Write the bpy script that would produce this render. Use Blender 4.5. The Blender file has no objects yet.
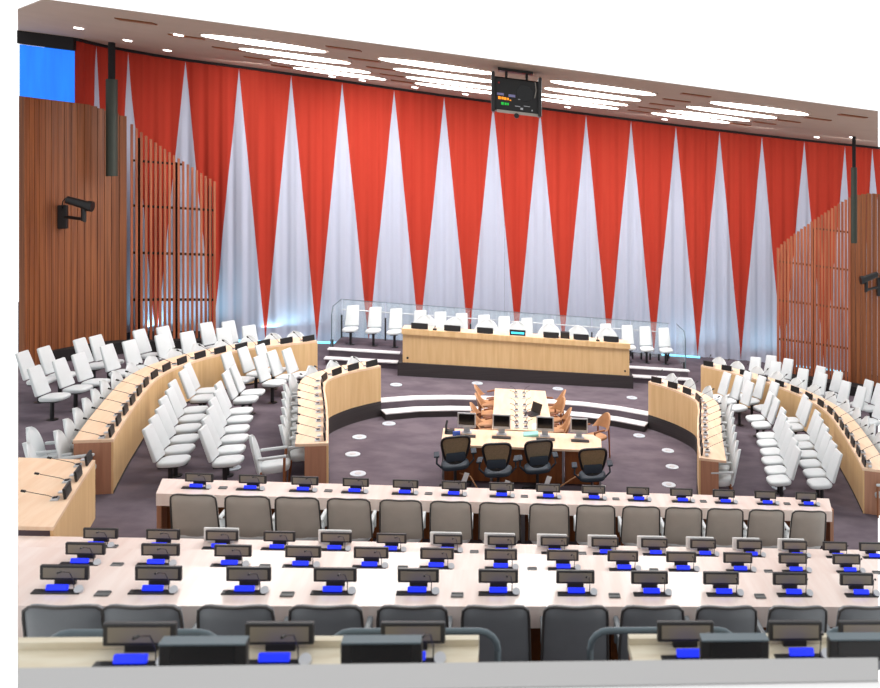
import bpy, bmesh, math, random
from mathutils import Vector, Matrix
random.seed(4)
PI = math.pi
SC = bpy.context.scene
COL = SC.collection
XC = 0.2                       # the room's middle axis
RAKE = 0.1126                  # the chamber falls gently towards its right side
def g(x): return -RAKE * x
KL, KR = -0.5276, 0.4848       # the side limits of the fan-shaped chamber (x / y)
ORD = ['first','second','third','fourth','fifth','sixth','seventh','eighth','ninth','tenth','eleventh','twelfth',
       'thirteenth','fourteenth','fifteenth','sixteenth','seventeenth','eighteenth','nineteenth','twentieth']

# ------------------------------------------------------------------ materials
def srgb(c):
    return tuple(((v/255)/12.92 if v/255 <= .04045 else ((v/255+.055)/1.055)**2.4) for v in c) + (1,)
def mat(name, rgb, rough=.6, noise=0, scale=8, stretch=(1,1,1), metal=0, bump=0, rgb2=None, emit=0, trans=0, spec=.5):
    m = bpy.data.materials.new(name); m.use_nodes = True
    nt = m.node_tree; b = nt.nodes['Principled BSDF']
    c = srgb(rgb)
    b.inputs['Base Color'].default_value = c
    b.inputs['Roughness'].default_value = rough
    b.inputs['Metallic'].default_value = metal
    b.inputs['Specular IOR Level'].default_value = spec
    if emit:
        b.inputs['Emission Color'].default_value = c; b.inputs['Emission Strength'].default_value = emit
    if trans:
        b.inputs['Transmission Weight'].default_value = trans
    if noise or rgb2 or bump:
        tc = nt.nodes.new('ShaderNodeTexCoord'); mp = nt.nodes.new('ShaderNodeMapping')
        mp.inputs['Scale'].default_value = stretch
        nz = nt.nodes.new('ShaderNodeTexNoise'); nz.inputs['Scale'].default_value = scale
        nz.inputs['Detail'].default_value = 4
        nt.links.new(tc.outputs['Object'], mp.inputs[0]); nt.links.new(mp.outputs[0], nz.inputs['Vector'])
        mix = nt.nodes.new('ShaderNodeMix'); mix.data_type = 'RGBA'
        c2 = srgb(rgb2) if rgb2 else tuple(v*(1-noise) for v in c[:3]) + (1,)
        rp = nt.nodes.new('ShaderNodeMapRange')
        rp.inputs['From Min'].default_value = .35; rp.inputs['From Max'].default_value = .65
        nt.links.new(nz.outputs['Fac'], rp.inputs['Value'])
        nt.links.new(rp.outputs[0], mix.inputs['Factor'])
        mix.inputs['A'].default_value = c; mix.inputs['B'].default_value = c2
        nt.links.new(mix.outputs['Result'], b.inputs['Base Color'])
        if bump:
            bp = nt.nodes.new('ShaderNodeBump'); bp.inputs['Strength'].default_value = bump
            nt.links.new(nz.outputs['Fac'], bp.inputs['Height']); nt.links.new(bp.outputs[0], b.inputs['Normal'])
    return m
M = dict(
    carpet=mat('carpet_purple_grey', (110,100,108), .95, rgb2=(92,83,92), scale=1.6, stretch=(1,1.5,1), bump=.1, spec=.1),
    ceiling=mat('ceiling_taupe', (168,146,132), .8, noise=.05, scale=1),
    maple=mat('maple_veneer', (232,196,146), .45, rgb2=(221,182,130), scale=3, stretch=(4,4,.3)),
    mapletop=mat('maple_top', (243,213,184), .4, rgb2=(237,201,168), scale=3, stretch=(4,.6,1)),
    palewood=mat('pale_bleached_top', (246,230,222), .26, rgb2=(238,216,206), scale=2, stretch=(4,.5,1)),
    endwood=mat('end_panel_wood', (186,136,108), .5, rgb2=(172,122,96), scale=4, stretch=(5,5,.3)),
    walnut=mat('slat_walnut', (146,86,46), .5, rgb2=(108,58,29), scale=3, stretch=(7,7,.12)),
    slat=mat('slat_timber', (176,100,66), .5, rgb2=(140,74,46), scale=3, stretch=(6,6,.2)),
    brown=mat('brown_front', (140,82,38), .5, rgb2=(116,64,28), scale=3, stretch=(4,4,.4)),
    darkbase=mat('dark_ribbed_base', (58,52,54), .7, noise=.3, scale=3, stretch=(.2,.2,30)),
    dark=mat('black_plastic', (22,22,24), .4),
    bezel=mat('charcoal_bezel', (38,38,40), .35),
    screenface=mat('matte_beige_screen', (136,128,112), .5),
    blackglass=mat('black_screen', (10,12,16), .15),
    blue=mat('blue_lit_display', (20,42,215), .4, emit=.95),
    cyan=mat('cyan_lit_display', (60,200,235), .4, emit=1.0),
    white=mat('white_vinyl', (210,215,217), .5, noise=.04, scale=5),
    taupe=mat('taupe_leather', (180,175,166), .5, noise=.06, scale=6),
    shaded=mat('shaded_leather', (120,125,129), .45, noise=.06, scale=6),  # same chair type as the taupe ones, shade put into the colour
    piping=mat('dark_piping', (70,68,66), .5),
    disc=mat('speaker_white', (205,208,214), .4), plate=mat('plate_blue_grey', (196,206,216), .35),
    steel=mat('brushed_steel', (170,172,176), .3, metal=.8),
    silver=mat('silver_plastic', (190,192,196), .35, metal=.3),
    reader=mat('card_reader_grey', (96,98,98), .5),
    nose=mat('white_step_nosing', (226,226,228), .5, noise=.03),
    tanwood=mat('tan_bentwood', (196,146,104), .5, rgb2=(176,124,84), scale=3),
    leg=mat('chair_leg_wood', (150,92,56), .5, noise=.1),
    pole=mat('dark_green_pole', (46,54,46), .6, noise=.1),
    void=mat('dark_void', (26,22,24), .9),
    glow=mat('cool_floor_light', (130,215,245), .5, emit=1.3),
    bluelit=mat('blue_lit_glass', (10,110,225), .3, emit=1.0, rgb2=(4,80,200), scale=2, stretch=(3,3,.3)),
    lens=mat('ceiling_light_lens', (255,252,248), .5, emit=6),
    cap=mat('shadow_band_grey', (184,184,184), .7),  # shadow tone as plain colour, for the added front ledge
    plinthwhite=mat('white_plaster', (250,250,250), .8),
    mesh=mat('taupe_mesh', (152,136,112), .7, noise=.3, scale=60),
    seatblk=mat('charcoal_cushion', (36,48,60), .7),
    rail=mat('blue_grey_rail', (92,108,116), .4),
    cream=mat('cream_top', (226,218,196), .45, rgb2=(212,200,174), scale=3, stretch=(1,6,1)),
    paper=mat('paper_white', (240,240,238), .7),
    orange=mat('orange_text', (250,150,30), .5, emit=.9), green=mat('green_text', (30,180,60), .5, emit=.7),
    lilac=mat('lilac_label', (150,150,200), .5), red=mat('red_dot', (190,30,40), .5),
)
gl = bpy.data.materials.new('clear_glass'); gl.use_nodes = True
_b = gl.node_tree.nodes['Principled BSDF']; _b.inputs['Base Color'].default_value = (.62,.85,.88,1)
_b.inputs['Roughness'].default_value = .05; _b.inputs['Alpha'].default_value = .14; M['glass'] = gl

# ------------------------------------------------------------------ mesh helpers
def nb(): return bmesh.new()
def box(bm, c, s, bev=0, seg=2, top=None, rot=None):
    """box centred at c with size s; top=(fx, fy, dx, dy) tapers / shifts the top face"""
    r = bmesh.ops.create_cube(bm, size=1)
    vs = r['verts']
    for v in vs:
        x, y, z = v.co.x*s[0], v.co.y*s[1], v.co.z*s[2]
        if top and z > 0: x = x*top[0] + top[2]; y = y*top[1] + top[3]
        v.co = Vector((x, y, z))
    if bev:
        es = list({e for v in vs for e in v.link_edges})
        r2 = bmesh.ops.bevel(bm, geom=es, offset=bev, segments=seg, affect='EDGES', profile=.5)
        vs = list({v for f in r2['faces'] for v in f.verts} | {v for v in vs if v.is_valid})
    mt = Matrix.Translation(Vector(c)) @ (rot.to_4x4() if rot else Matrix.Identity(4))
    for v in vs: v.co = mt @ v.co
    return vs
def cyl(bm, p0, p1, r0, r1=None, n=10):
    r1 = r0 if r1 is None else r1
    p0, p1 = Vector(p0), Vector(p1); d = p1-p0
    q = d.to_track_quat('Z', 'Y').to_matrix().to_4x4()
    bmesh.ops.create_cone(bm, cap_ends=True, segments=n, radius1=r0, radius2=r1, depth=d.length,
                          matrix=Matrix.Translation((p0+p1)/2) @ q)
def tube(bm, pts, r, n=6):
    pts = [Vector(p) for p in pts]; rings = []
    for i, p in enumerate(pts):
        d = (pts[min(i+1, len(pts)-1)] - pts[max(i-1, 0)]).normalized()
        q = d.to_track_quat('Z', 'Y')
        rings.append([bm.verts.new(p + q @ Vector((r*math.cos(2*PI*k/n), r*math.sin(2*PI*k/n), 0))) for k in range(n)])
    for a, b in zip(rings, rings[1:]):
        for k in range(n): bm.faces.new((a[k], a[(k+1) % n], b[(k+1) % n], b[k]))
    bm.faces.new(rings[0][::-1]); bm.faces.new(rings[-1])
def prism(bm, poly, z0, z1):
    """vertical prism on a plan polygon; z0/z1 numbers or functions of (x,y)"""
    f0 = z0 if callable(z0) else (lambda x, y: z0)
    f1 = z1 if callable(z1) else (lambda x, y: z1)
    a = [bm.verts.new((x, y, f0(x, y))) for x, y in poly]; b = [bm.verts.new((x, y, f1(x, y))) for x, y in poly]
    n = len(poly)
    for i in range(n): bm.faces.new((a[i], a[(i+1) % n], b[(i+1) % n], b[i]))
    bm.faces.new(b); bm.faces.new(a[::-1])
def pad(bm, c, w, d, h, n=24, p=3.2, crown=.25, rot=None):
    """soft superellipse cushion"""
    rings = []
    prof = [(-.5, .80), (-.42, .94), (-.15, 1), (.18, 1), (.38, .93), (.5, .78), (.5+crown*.3, .4)]
    R = rot.to_4x4() if rot else Matrix.Identity(4)
    for zz, k in prof:
        ring = []
        for i in range(n):
            t = 2*PI*i/n; cx, sx = math.cos(t), math.sin(t)
            x = math.copysign(abs(cx)**(2/p), cx)*w/2*(1-(1-k)*min(1, .12/w*3)); y = math.copysign(abs(sx)**(2/p), sx)*d/2*(1-(1-k)*min(1, .12/d*3))
            if k < .5: x *= .6; y *= .6
            ring.append(bm.verts.new(R @ Vector((x, y, zz*h)) + Vector(c)))
        rings.append(ring)
    for a, b in zip(rings, rings[1:]):
        for k in range(n): bm.faces.new((a[k], a[(k+1) % n], b[(k+1) % n], b[k]))
    bm.faces.new(rings[0][::-1]); bm.faces.new(rings[-1])
def rk(bm, a=0.0):
    for v in bm.verts: v.co.z += g(v.co.x)
    return bm
def obj(name, bm, m, parent=None, smooth=False):
    bmesh.ops.recalc_face_normals(bm, faces=bm.faces)
    me = bpy.data.meshes.new(name); 
    big = [f for f in bm.faces if len(f.verts) > 6]
    if big and not smooth: bmesh.ops.triangulate(bm, faces=big)
    bm.to_mesh(me); bm.free()
    me.materials.append(M[m] if isinstance(m, str) else m)
    if smooth:
        for p in me.polygons: p.use_smooth = True
        try: me.set_sharp_from_angle(angle=math.radians(42))
        except Exception: pass
    o = bpy.data.objects.new(name, me); COL.objects.link(o)
    if parent: o.parent = parent
    return o
def thing(name, label, cat, loc=(0,0,0), rz=0, group=None):
    o = bpy.data.objects.new(name, None); o.empty_display_size = .1; COL.objects.link(o)
    o.location = loc; o.rotation_euler = (0, 0, rz); o['label'] = label; o['category'] = cat
    if group: o['group'] = group
    return o
def tag(o, label, cat, group=None):
    o['label'] = label; o['category'] = cat
    if group: o['group'] = group
    return o
def struct(name, bm, m):
    o = obj(name, bm, m); o['kind'] = 'structure'; return o
def dup(root, loc, rz, label, group=None):
    r = root.copy(); COL.objects.link(r); r.location = loc; r.rotation_euler = (0, 0, rz); r['label'] = label
    if group: r['group'] = group
    for ch in list(root.children):
        c = ch.copy(); COL.objects.link(c); c.parent = r
        for s in list(ch.children):
            d = s.copy(); COL.objects.link(d); d.parent = c
    return r
class Proto:
    """the first placing moves the master itself, later ones copy it"""
    def __init__(s, root): s.root = root; s.used = False
    def put(s, x, y, z, rz, label, group):
        if not s.used:
            s.used = True; r = s.root; r.location = (x, y, z); r.rotation_euler = (0, 0, rz); r['label'] = label; r['group'] = group
            return r
        return dup(s.root, (x, y, z), rz, label, group)
def catmull(P, n=8):
    out = []
    for i in range(len(P)-1):
        p0, p1, p2, p3 = P[max(i-1, 0)], P[i], P[i+1], P[min(i+2, len(P)-1)]
        for k in range(n):
            t = k/n
            out.append(tuple(.5*((2*p1[j]) + (-p0[j]+p2[j])*t + (2*p0[j]-5*p1[j]+4*p2[j]-p3[j])*t*t + (-p0[j]+3*p1[j]-3*p2[j]+p3[j])*t**3) for j in (0, 1)))
    out.append(tuple(P[-1])); return out
def offset(P, w):
    out = []
    for i, p in enumerate(P):
        a, b = P[max(i-1, 0)], P[min(i+1, len(P)-1)]
        dx, dy = b[0]-a[0], b[1]-a[1]; L = math.hypot(dx, dy)
        out.append((p[0]-dy/L*w, p[1]+dx/L*w))
    return out
def along(P, s):
    """point and tangent at arc length s"""
    for a, b in zip(P, P[1:]):
        L = math.hypot(b[0]-a[0], b[1]-a[1])
        if s <= L: return (a[0]+(b[0]-a[0])*s/L, a[1]+(b[1]-a[1])*s/L), ((b[0]-a[0])/L, (b[1]-a[1])/L)
        s -= L
    return P[-1], ((b[0]-a[0])/L, (b[1]-a[1])/L)
def plen(P): return sum(math.hypot(b[0]-a[0], b[1]-a[1]) for a, b in zip(P, P[1:]))
def mirror(P): return [(2*XC-x, y) for x, y in P]

# ------------------------------------------------------------------ camera
psi = math.atan(800/(4608-673))
cam = bpy.data.cameras.new('camera'); co = bpy.data.objects.new('camera', cam); COL.objects.link(co)
co.location = (0, 0, 6.2); co.rotation_euler = (PI/2, 0, -psi)
cam.sensor_fit = 'HORIZONTAL'; cam.sensor_width = 36; cam.lens = 800/880*36
cam.shift_x = -(673-440)/880; cam.shift_y = -(344-160)/880
cam.dof.use_dof = True; cam.dof.focus_distance = 16; cam.dof.aperture_fstop = 1.7
cam.clip_end = 200
SC.camera = co

# ------------------------------------------------------------------ plan curves
inL = catmull([(XC+x, y) for x, y in [(-3.17,14.2),(-3.42,15.4),(-3.68,16.5),(-3.88,17.3),(-3.95,17.95),(-3.72,18.55),(-3.42,18.98),(-3.11,19.32)]])
outL = catmull([(XC+x, y) for x, y in [(-6.28,14.0),(-6.5,14.9),(-6.72,15.9),(-6.93,16.95),(-7.0,17.6),(-6.95,18.35),(-6.72,19.15),(-6.3,19.95),(-5.75,20.6),(-4.92,21.35)]])
inR, outR = mirror(inL), mirror(outL)
stepU = [(XC+x, y) for x, y in [(-3.11,19.32),(-2.4,19.66),(-1.6,19.85),(-.8,19.93),(0,19.95),(.8,19.93),(1.6,19.85),(2.4,19.66),(3.11,19.32)]]
curtP = catmull([(-10.35,21.9),(-10.1,23.1),(-9.0,24.2),(-7.4,24.4),(-6.2,24.65),(-4.8,24.95),(-3.5,25.35),(-2,25.7),(.2,25.95),(2.5,26.1),(5.6,26.1),(7.1,26.0),(8.6,25.85),(10.1,25.6),(11.3,25.25),(12.2,24.95)], 10)

# ------------------------------------------------------------------ floors
bm = nb(); prism(bm, [(-4.6,12.6),(5.0,12.6),(5.0,20.4),(-4.6,20.4)], -.25, 0); struct('floor', rk(bm), 'carpet')
ring = [(XC-3.17, 13.05), (XC+3.17, 13.05), (XC+3.17, 14.2)] + inR[1:-1] + stepU[::-1] + inL[-2:0:-1] + [(XC-3.17, 14.2)]
# left arm + back + right arm of the raised floor, then the strip before the first long desk
back = [(KR*27.5, 27.5), (KL*27.5, 27.5)]
poly = [(XC-3.17, 13.0), (XC-3.17, 14.2)] + inL[1:-1] + stepU + inR[-2:0:-1] + [(XC+3.17, 14.2), (XC+3.17, 13.0), (KR*13.0, 13.0)] + back + [(KL*13.0, 13.0)]
bm = nb(); prism(bm, poly, -.25, .3); struct('floor', rk(bm), 'carpet')
bm = nb(); prism(bm, [(KL*13.0, 13.0), (KL*10.6, 10.6), (KR*10.6, 10.6), (KR*13.0, 13.0)], -.25, .3); struct('floor', rk(bm), 'carpet')
# terraces under the near desks
def terrace(y0, y1, z):
    bm = nb(); prism(bm, [(KL*y0, y0), (KR*y0, y0), (KR*y1, y1), (KL*y1, y1)], -.25, z); struct('floor', rk(bm), 'carpet')
terrace(9.3, 10.6, .4); terrace(8.0, 9.3, .9); terrace(5.25, 8.0, 1.4); terrace(4.16, 5.25, 2.45)
# dark faces of the pit wall under the curved desks
for P, s in ((inL, 'left'), (inR, 'right')):
    q = offset(P, -.012 if s == 'left' else .012)
    bm = nb()
    poly2 = P + q[::-1]
    prism(bm, poly2, 0.001, .3); o = struct('trim_1' if s == 'left' else 'trim_2', rk(bm), 'darkbase')
# steps down to the pit
def ribbon(bm, P, w, z0, z1): prism(bm, P + offset(P, w)[::-1], z0, z1)
bm = nb(); ribbon(bm, stepU, -.34, 0, .13); o = struct('floor', rk(bm), 'darkbase')
def side_tag(o, kind='structure'): o['kind'] = kind; return o
bm = nb(); ribbon(bm, offset(stepU, -.34), .34, .131, .155); struct('trim_3', rk(bm), 'nose')
bm = nb(); ribbon(bm, stepU, .30, .301, .325); struct('trim_4', rk(bm), 'nose')
# platform behind the dais with its two steps
def xbox(bm, x0, x1, y0, y1, z0, z1): prism(bm, [(x0,y0),(x1,y0),(x1,y1),(x0,y1)], z0, z1)
bm = nb(); xbox(bm, -4.75, 5.08, 22.75, 24.4, .3, .6); struct('floor', rk(bm), 'carpet')
bm = nb(); xbox(bm, -4.75, 5.08, 22.35, 22.75, .3, .45); struct('floor', rk(bm), 'carpet')
for x0, x1 in ((-4.78, -2.95), (3.33, 5.12)):
    bm = nb(); xbox(bm, x0, x1, 22.72, 22.95, .601, .63); struct('trim_5', rk(bm), 'nose')
    bm = nb(); xbox(bm, x0, x1, 22.3, 22.55, .451, .48); struct('trim_6', rk(bm), 'nose')
# low ledges in front of the timber screens
bm = nb(); prism(bm, [(-11.4,21.7),(-10.8,20.6),(-9.4,22.4),(-7.6,23.1),(-7.6,24.3),(-9.6,23.6)], .3, .58); struct('floor', rk(bm), 'void')
bm = nb(); prism(bm, [(8.0,23.1),(9.9,22.3),(11.0,21.9),(11.2,23.0),(8.0,24.4)], .3, .58); struct('floor', rk(bm), 'void')

# ------------------------------------------------------------------ ceiling
CZ = 8.0
cp = [(-7.6,15.1), (7.32,15.1), (KR*26, 26)] + [(x, y+.25) for x, y in curtP[::-1] if x < 11.9] + [(-10.4,22.2), (KL*22.2, 22.2), (-9.08,17.2)]
bm = nb(); prism(bm, cp, CZ, CZ+.02); struct('ceiling', rk(bm), 'ceiling')
# dark shadow gap of the curtain track
tp = [p for p in curtP]
bm = nb(); prism(bm, offset(tp, -.10) + offset(tp, .1)[::-1], CZ-.06, CZ-.001); tr = obj('curtain_track', rk(bm), 'void'); tag(tr, 'dark curtain track running along the ceiling edge above the curtain', 'curtain track')
# ceiling lights: four clusters of four
names = ['far left', 'left of the projector', 'right of the projector', 'far right']
rows = ['nearest the front', 'second from the front', 'third from the front', 'closest to the curtain']
me_lens = me_rim = None
cl = thing('ceiling_light', '', 'ceiling light')
bm = nb(); bmesh.ops.create_circle(bm, cap_ends=True, segments=40, radius=1)
for v in bm.verts: v.co.x *= 1.14; v.co.y *= .50
r = bmesh.ops.extrude_face_region(bm, geom=list(bm.faces))
for e in r['geom']:
    if isinstance(e, bmesh.types.BMVert): e.co.z -= .03
obj('lens', rk(bm), 'lens', cl)
bm = nb(); 
ro = []
for k in range(40):
    t = 2*PI*k/40; ro.append([(1.19*math.cos(t), .54*math.sin(t)), (1.145*math.cos(t), .505*math.sin(t))])
vo = [[bm.verts.new((*q, z)) for q in pr for z in (0, -.02)] for pr in ro]
for k in range(40):
    a, b = vo[k], vo[(k+1) % 40]
    bm.faces.new((a[1], b[1], b[3], a[3])); bm.faces.new((a[0], b[0], b[1], a[1]))
obj('rim', rk(bm), 'ceiling', cl)
CL = Proto(cl)
lightpos = []
for j, y in enumerate((17.25, 19.05, 20.85, 22.4)):
    for i, xb in enumerate((-5.0, -1.75, 1.78, 5.3)):
        x = XC + xb*(1-.027*j) + (0 if i != 1 else .05)
        lightpos.append((x, y))
        CL.put(x, y, CZ-.002+g(x), 0, 'glowing oval ceiling light, %s cluster, %s' % (names[i], rows[j]), 'oval ceiling lights')
# vents and downlights
bm = nb(); box(bm, (0,0,-.01), (.62,.23,.02)); for_v = rk(bm)
vt = obj('ceiling_vent', for_v, 'brown'); tag(vt, '', 'air vent'); VT = Proto(vt)
vn = ['left ceiling edge', 'gap between the two left light clusters', 'gap right of the projector', 'right ceiling end']
for i, xs in enumerate([(-6.75,-6.5,-6.2,-6.0,-5.8), (-3.15,-3.05,-2.95,-2.88,-2.82), (3.82,3.75,3.7,3.65,3.6), (7.35,7.2,7.0,6.85,6.6)]):
    for j, y in enumerate((16.4,18.05,19.6,21.1,22.6)):
        VT.put(xs[j], y, CZ-.002+g(xs[j]), 0, 'dark slot vent, %s, %s from the front' % (vn[i], ORD[j]), 'slot vents in the ceiling')
bm = nb(); cyl(bm, (0,0,0), (0,0,-.02), .085, n=16); rk(bm)
dl = obj('downlight', bm, 'lens'); tag(dl, '', 'downlight'); DL = Proto(dl)
dpos = [(-9.0,19.2,'nearest the blue lit window'),(-8.7,20.7,'above the left dark pole'),(-8.4,22.1,'over the left timber screen'),(-6.6,17.9,'left of the far left light cluster'),
        (-4.9,23.9,'behind the far left light cluster, outer one'),(-4.1,23.9,'behind the far left light cluster, inner one'),(-2.7,24.1,'behind the cluster left of the projector, outer one'),(-1.3,24.3,'behind the cluster left of the projector, inner one'),
        (1.7,24.4,'behind the cluster right of the projector'),(4.7,24.4,'behind the far right light cluster'),(9.5,23.9,'near the curtain at the right end'),(9.95,22.2,'just before the right dark pole')]
for x, y, w in dpos: DL.put(x, y, CZ-.002+g(x), 0, 'small round recessed downlight ' + w, 'small downlights')

# ------------------------------------------------------------------ curtain
cm = bpy.data.materials.new('red_white_triangle_curtain'); cm.use_nodes = True
nt = cm.node_tree; b = nt.nodes['Principled BSDF']; b.inputs['Roughness'].default_value = .85; b.inputs['Specular IOR Level'].default_value = .2
uv = nt.nodes.new('ShaderNodeUVMap'); uv.uv_map = 'UVMap'; sx = nt.nodes.new('ShaderNodeSeparateXYZ'); nt.links.new(uv.outputs[0], sx.inputs[0])
def mth(op, a, b2=None):
    n = nt.nodes.new('ShaderNodeMath'); n.operation = op
    for i, v in enumerate((a, b2)):
        if v is None: continue
        if isinstance(v, (int, float)): n.inputs[i].default_value = v
        else: nt.links.new(v, n.inputs[i])
    return n.outputs[0]
fr = mth('FRACT', sx.outputs[0]); tri = mth('MULTIPLY', mth('ABSOLUTE', mth('SUBTRACT', fr, .5)), 2)   # 1 at the white tips, 0 at the red tips
isred = mth('LESS_THAN', tri, mth('MULTIPLY', sx.outputs[1], 1.0))
nz = nt.nodes.new('ShaderNodeTexNoise'); nz.inputs['Scale'].default_value = 1; nz.inputs['Detail'].default_value = 3
cb = nt.nodes.new('ShaderNodeCombineXYZ'); nt.links.new(mth('MULTIPLY', sx.outputs[0], 9.0), cb.inputs[0]); nt.links.new(mth('MULTIPLY', sx.outputs[1], .7), cb.inputs[1])
nt.links.new(cb.outputs[0], nz.inputs['Vector'])
def mixc(f, A, B):
    n = nt.nodes.new('ShaderNodeMix'); n.data_type = 'RGBA'
    if isinstance(f, (int, float)): n.inputs['Factor'].default_value = f
    else: nt.links.new(f, n.inputs['Factor'])
    for k, v in (('A', A), ('B', B)):
        if isinstance(v, tuple): n.inputs[k].default_value = v
        else: nt.links.new(v, n.inputs[k])
    return n.outputs['Result']
redc = mixc(nz.outputs['Fac'], srgb((194,68,50)), srgb((170,46,33)))
whc = mixc(nz.outputs['Fac'], srgb((196,202,222)), srgb((184,188,206)))
fin = mixc(isred, whc, redc)
nt.links.new(fin, b.inputs['Base Color'])
tl = nt.nodes.new('ShaderNodeBsdfTranslucent'); nt.links.new(fin, tl.inputs[0]); ms = nt.nodes.new('ShaderNodeMixShader'); ms.inputs[0].default_value = .15
out = nt.nodes['Material Output']; nt.links.new(b.outputs[0], ms.inputs[1]); nt.links.new(tl.outputs[0], ms.inputs[2]); nt.links.new(ms.outputs[0], out.inputs['Surface'])
LC = plen(curtP)
# arc position of the white tip that anchors the pattern
best, s = (9, 0), 0
while s < LC:
    p, _ = along(curtP, s)
    if abs(p[0]+2.03) < best[0]: best = (abs(p[0]+2.03), s)
    s += .02
# measured spacing of the white tips along the curtain, as bearings x/y from the front of the chamber
TIPS = [-.4507,-.4198,-.3618,-.3055,-.2499,-.1941,-.1358,-.0784,-.0207,.0358,.0925,.1492,.2072,.2646,.3218,.3797,.4374,.4761]
tip_s = []; s = 0
for r_ in TIPS:
    while s < LC:
        p, _ = along(curtP, s)
        if p[0]/p[1] >= r_: break
        s += .01
    tip_s.append(s)
def U(s):
    if s <= tip_s[0]: return (s-tip_s[0])/1.5
    for k in range(len(tip_s)-1):
        if s <= tip_s[k+1]: return k+(s-tip_s[k])/max(.01, tip_s[k+1]-tip_s[k])
    return len(tip_s)-1+(s-tip_s[-1])/1.5
def curtain(s0, s1, label):
    bm = nb(); uvl = bm.loops.layers.uv.new('UVMap')
    NS = int((s1-s0)/.035); NZ = 12; cols = []
    for i in range(NS+1):
        s = s0+(s1-s0)*i/NS
        p, t = along(curtP, s); n = (-t[1], t[0])
        f = .035*math.sin(s*2*PI/.42 + 1.4*math.sin(s*1.7)) + .012*math.sin(s*2*PI/.19+math.sin(s*3.1))
        col = []
        for k in range(NZ+1):
            v = k/NZ; a = f*(1-.35*v)
            x, y = p[0]+n[0]*a, p[1]+n[1]*a
            col.append((bm.verts.new((x, y, .31+(CZ-.07-.31)*v + g(x))), (U(s), v)))
        cols.append(col)
    for a, b2 in zip(cols, cols[1:]):
        for k in range(NZ):
            f = bm.faces.new((a[k][0], b2[k][0], b2[k+1][0], a[k+1][0]))
            for lp, u in zip(f.loops, (a[k][1], b2[k][1], b2[k+1][1], a[k+1][1])): lp[uvl].uv = u
    return tag(obj('curtain', bm, cm, smooth=True), label, 'curtain', None)
best, s = (9, 0), 0
while s < LC:
    p, _ = along(curtP, s)
    if abs(p[0]+.13) < best[0]: best = (abs(p[0]+.13), s)
    s += .02
SM = best[1]
curtain(0, SM-.06, 'left half of the tall pleated red and white triangle curtain')
curtain(SM-.055, LC, 'right half of the tall pleated red and white triangle curtain')
# wall behind the curtain
bm = nb(); wp = [(x, y) for x, y in offset(curtP, .55)]; prism(bm, wp + offset(curtP, .7)[::-1], .3, CZ); struct('wall_back', rk(bm), 'void')
# cool light at the foot of the curtain
for s0, s1, w in ((2.6, 5.2, 'curtain beside the left screen'), (5.6, 9.0, 'curtain left of the glass'), (16.9, 18.2, 'curtain right of the glass'), (21.4, 23.0, 'curtain beside the right screen')):
    P = [offset([along(curtP, s0+(s1-s0)*k/14)[0] for k in range(15)], -.22)][0]
    bm = nb(); prism(bm, P + offset(P, .07)[::-1], .31, .36)
    tag(obj('light_strip', rk(bm), 'glow'), 'cool blue floor light strip at the foot of the ' + w, 'light strip')

# ------------------------------------------------------------------ timber walls and slatted screens
def wall_path(P, ztop, z0, m, name, bat=.16, th=.12):
    """vertical boards along a plan path, top edge ztop(s)"""
    bm = nb(); L = plen(P); n = int(L/bat)
    for i in range(n):
        a, t = along(P, i*bat); b2, _ = along(P, (i+1)*bat-.012)
        nx, ny = -t[1]*th, t[0]*th; zt = ztop(i*bat+bat/2)
        prism(bm, [a, b2, (b2[0]+nx, b2[1]+ny), (a[0]+nx, a[1]+ny)], z0, zt)
    return struct(name, rk(bm), m)
scL = catmull([(KL*20.4+.13, 20.4), (-10.55, 21.0), (-10.25, 21.7), (-9.85, 22.35), (-9.45, 22.62)], 6)
wall_path(scL, lambda s: 6.42 if s < 1.75 else 6.42-.25*(s-1.75), .3, 'walnut', 'wall_left')
scR = catmull([(10.15, 22.8), (10.5, 22.6), (11.0, 22.35)], 4)
wall_path(scR, lambda s: 6.25+.25*min(s, .6), .3, 'walnut', 'wall_right')
def screen(P, zt0, zt1, label, posts, sw=.026):
    L = plen(P)
    root = thing('timber_screen', label, 'screen', (P[0][0], P[0][1], .3+g(P[0][0])))
    def loc(bm):
        for v in bm.verts: v.co -= root.location
        return bm
    bm = nb(); n = int(L/.1)
    for i in range(n+1):
        p, t = along(P, i*L/n); zt = zt0+(zt1-zt0)*(i/n)**.9
        dx, dy = t[0]*sw, t[1]*sw; ex, ey = -t[1]*.05, t[0]*.05
        prism(bm, [(p[0]-dx-ex, p[1]-dy-ey), (p[0]+dx-ex, p[1]+dy-ey), (p[0]+dx+ex, p[1]+dy+ey), (p[0]-dx+ex, p[1]-dy+ey)], .3, zt)
    obj('slats', loc(rk(bm)), 'slat', root)
    for z in (1.55, 2.75, 3.95, 5.1):
        zz = lambda s: zt0+(zt1-zt0)*(s/L)
        pts = [(along(P, L*k/10), L*k/10) for k in range(11)]
        pts = [(q[0], ) for q, s in pts if zz(s) > z+.05]
        if len(pts) < 2: continue
        bm = nb(); Q = [q[0] for q in pts]; prism(bm, offset(Q, .03)+offset(Q, .09)[::-1], z, z+.06); obj('rail', loc(rk(bm)), 'void', root)
    for f in posts:
        p, t = along(P, L*f); zt = zt0+(zt1-zt0)*f
        bm = nb(); box(bm, (p[0]-t[1]*.12, p[1]+t[0]*.12, (zt+.3)/2-.1), (.07,.07,zt-.5)); obj('post', loc(rk(bm)), 'void', root)
    return root
screen([(-9.42,22.64),(-8.6,23.05),(-7.75,23.4)], 6.05, 4.75, 'open slatted timber screen with dark rails at the left, beside the solid wood wall', (.1,.52,.95))
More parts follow.
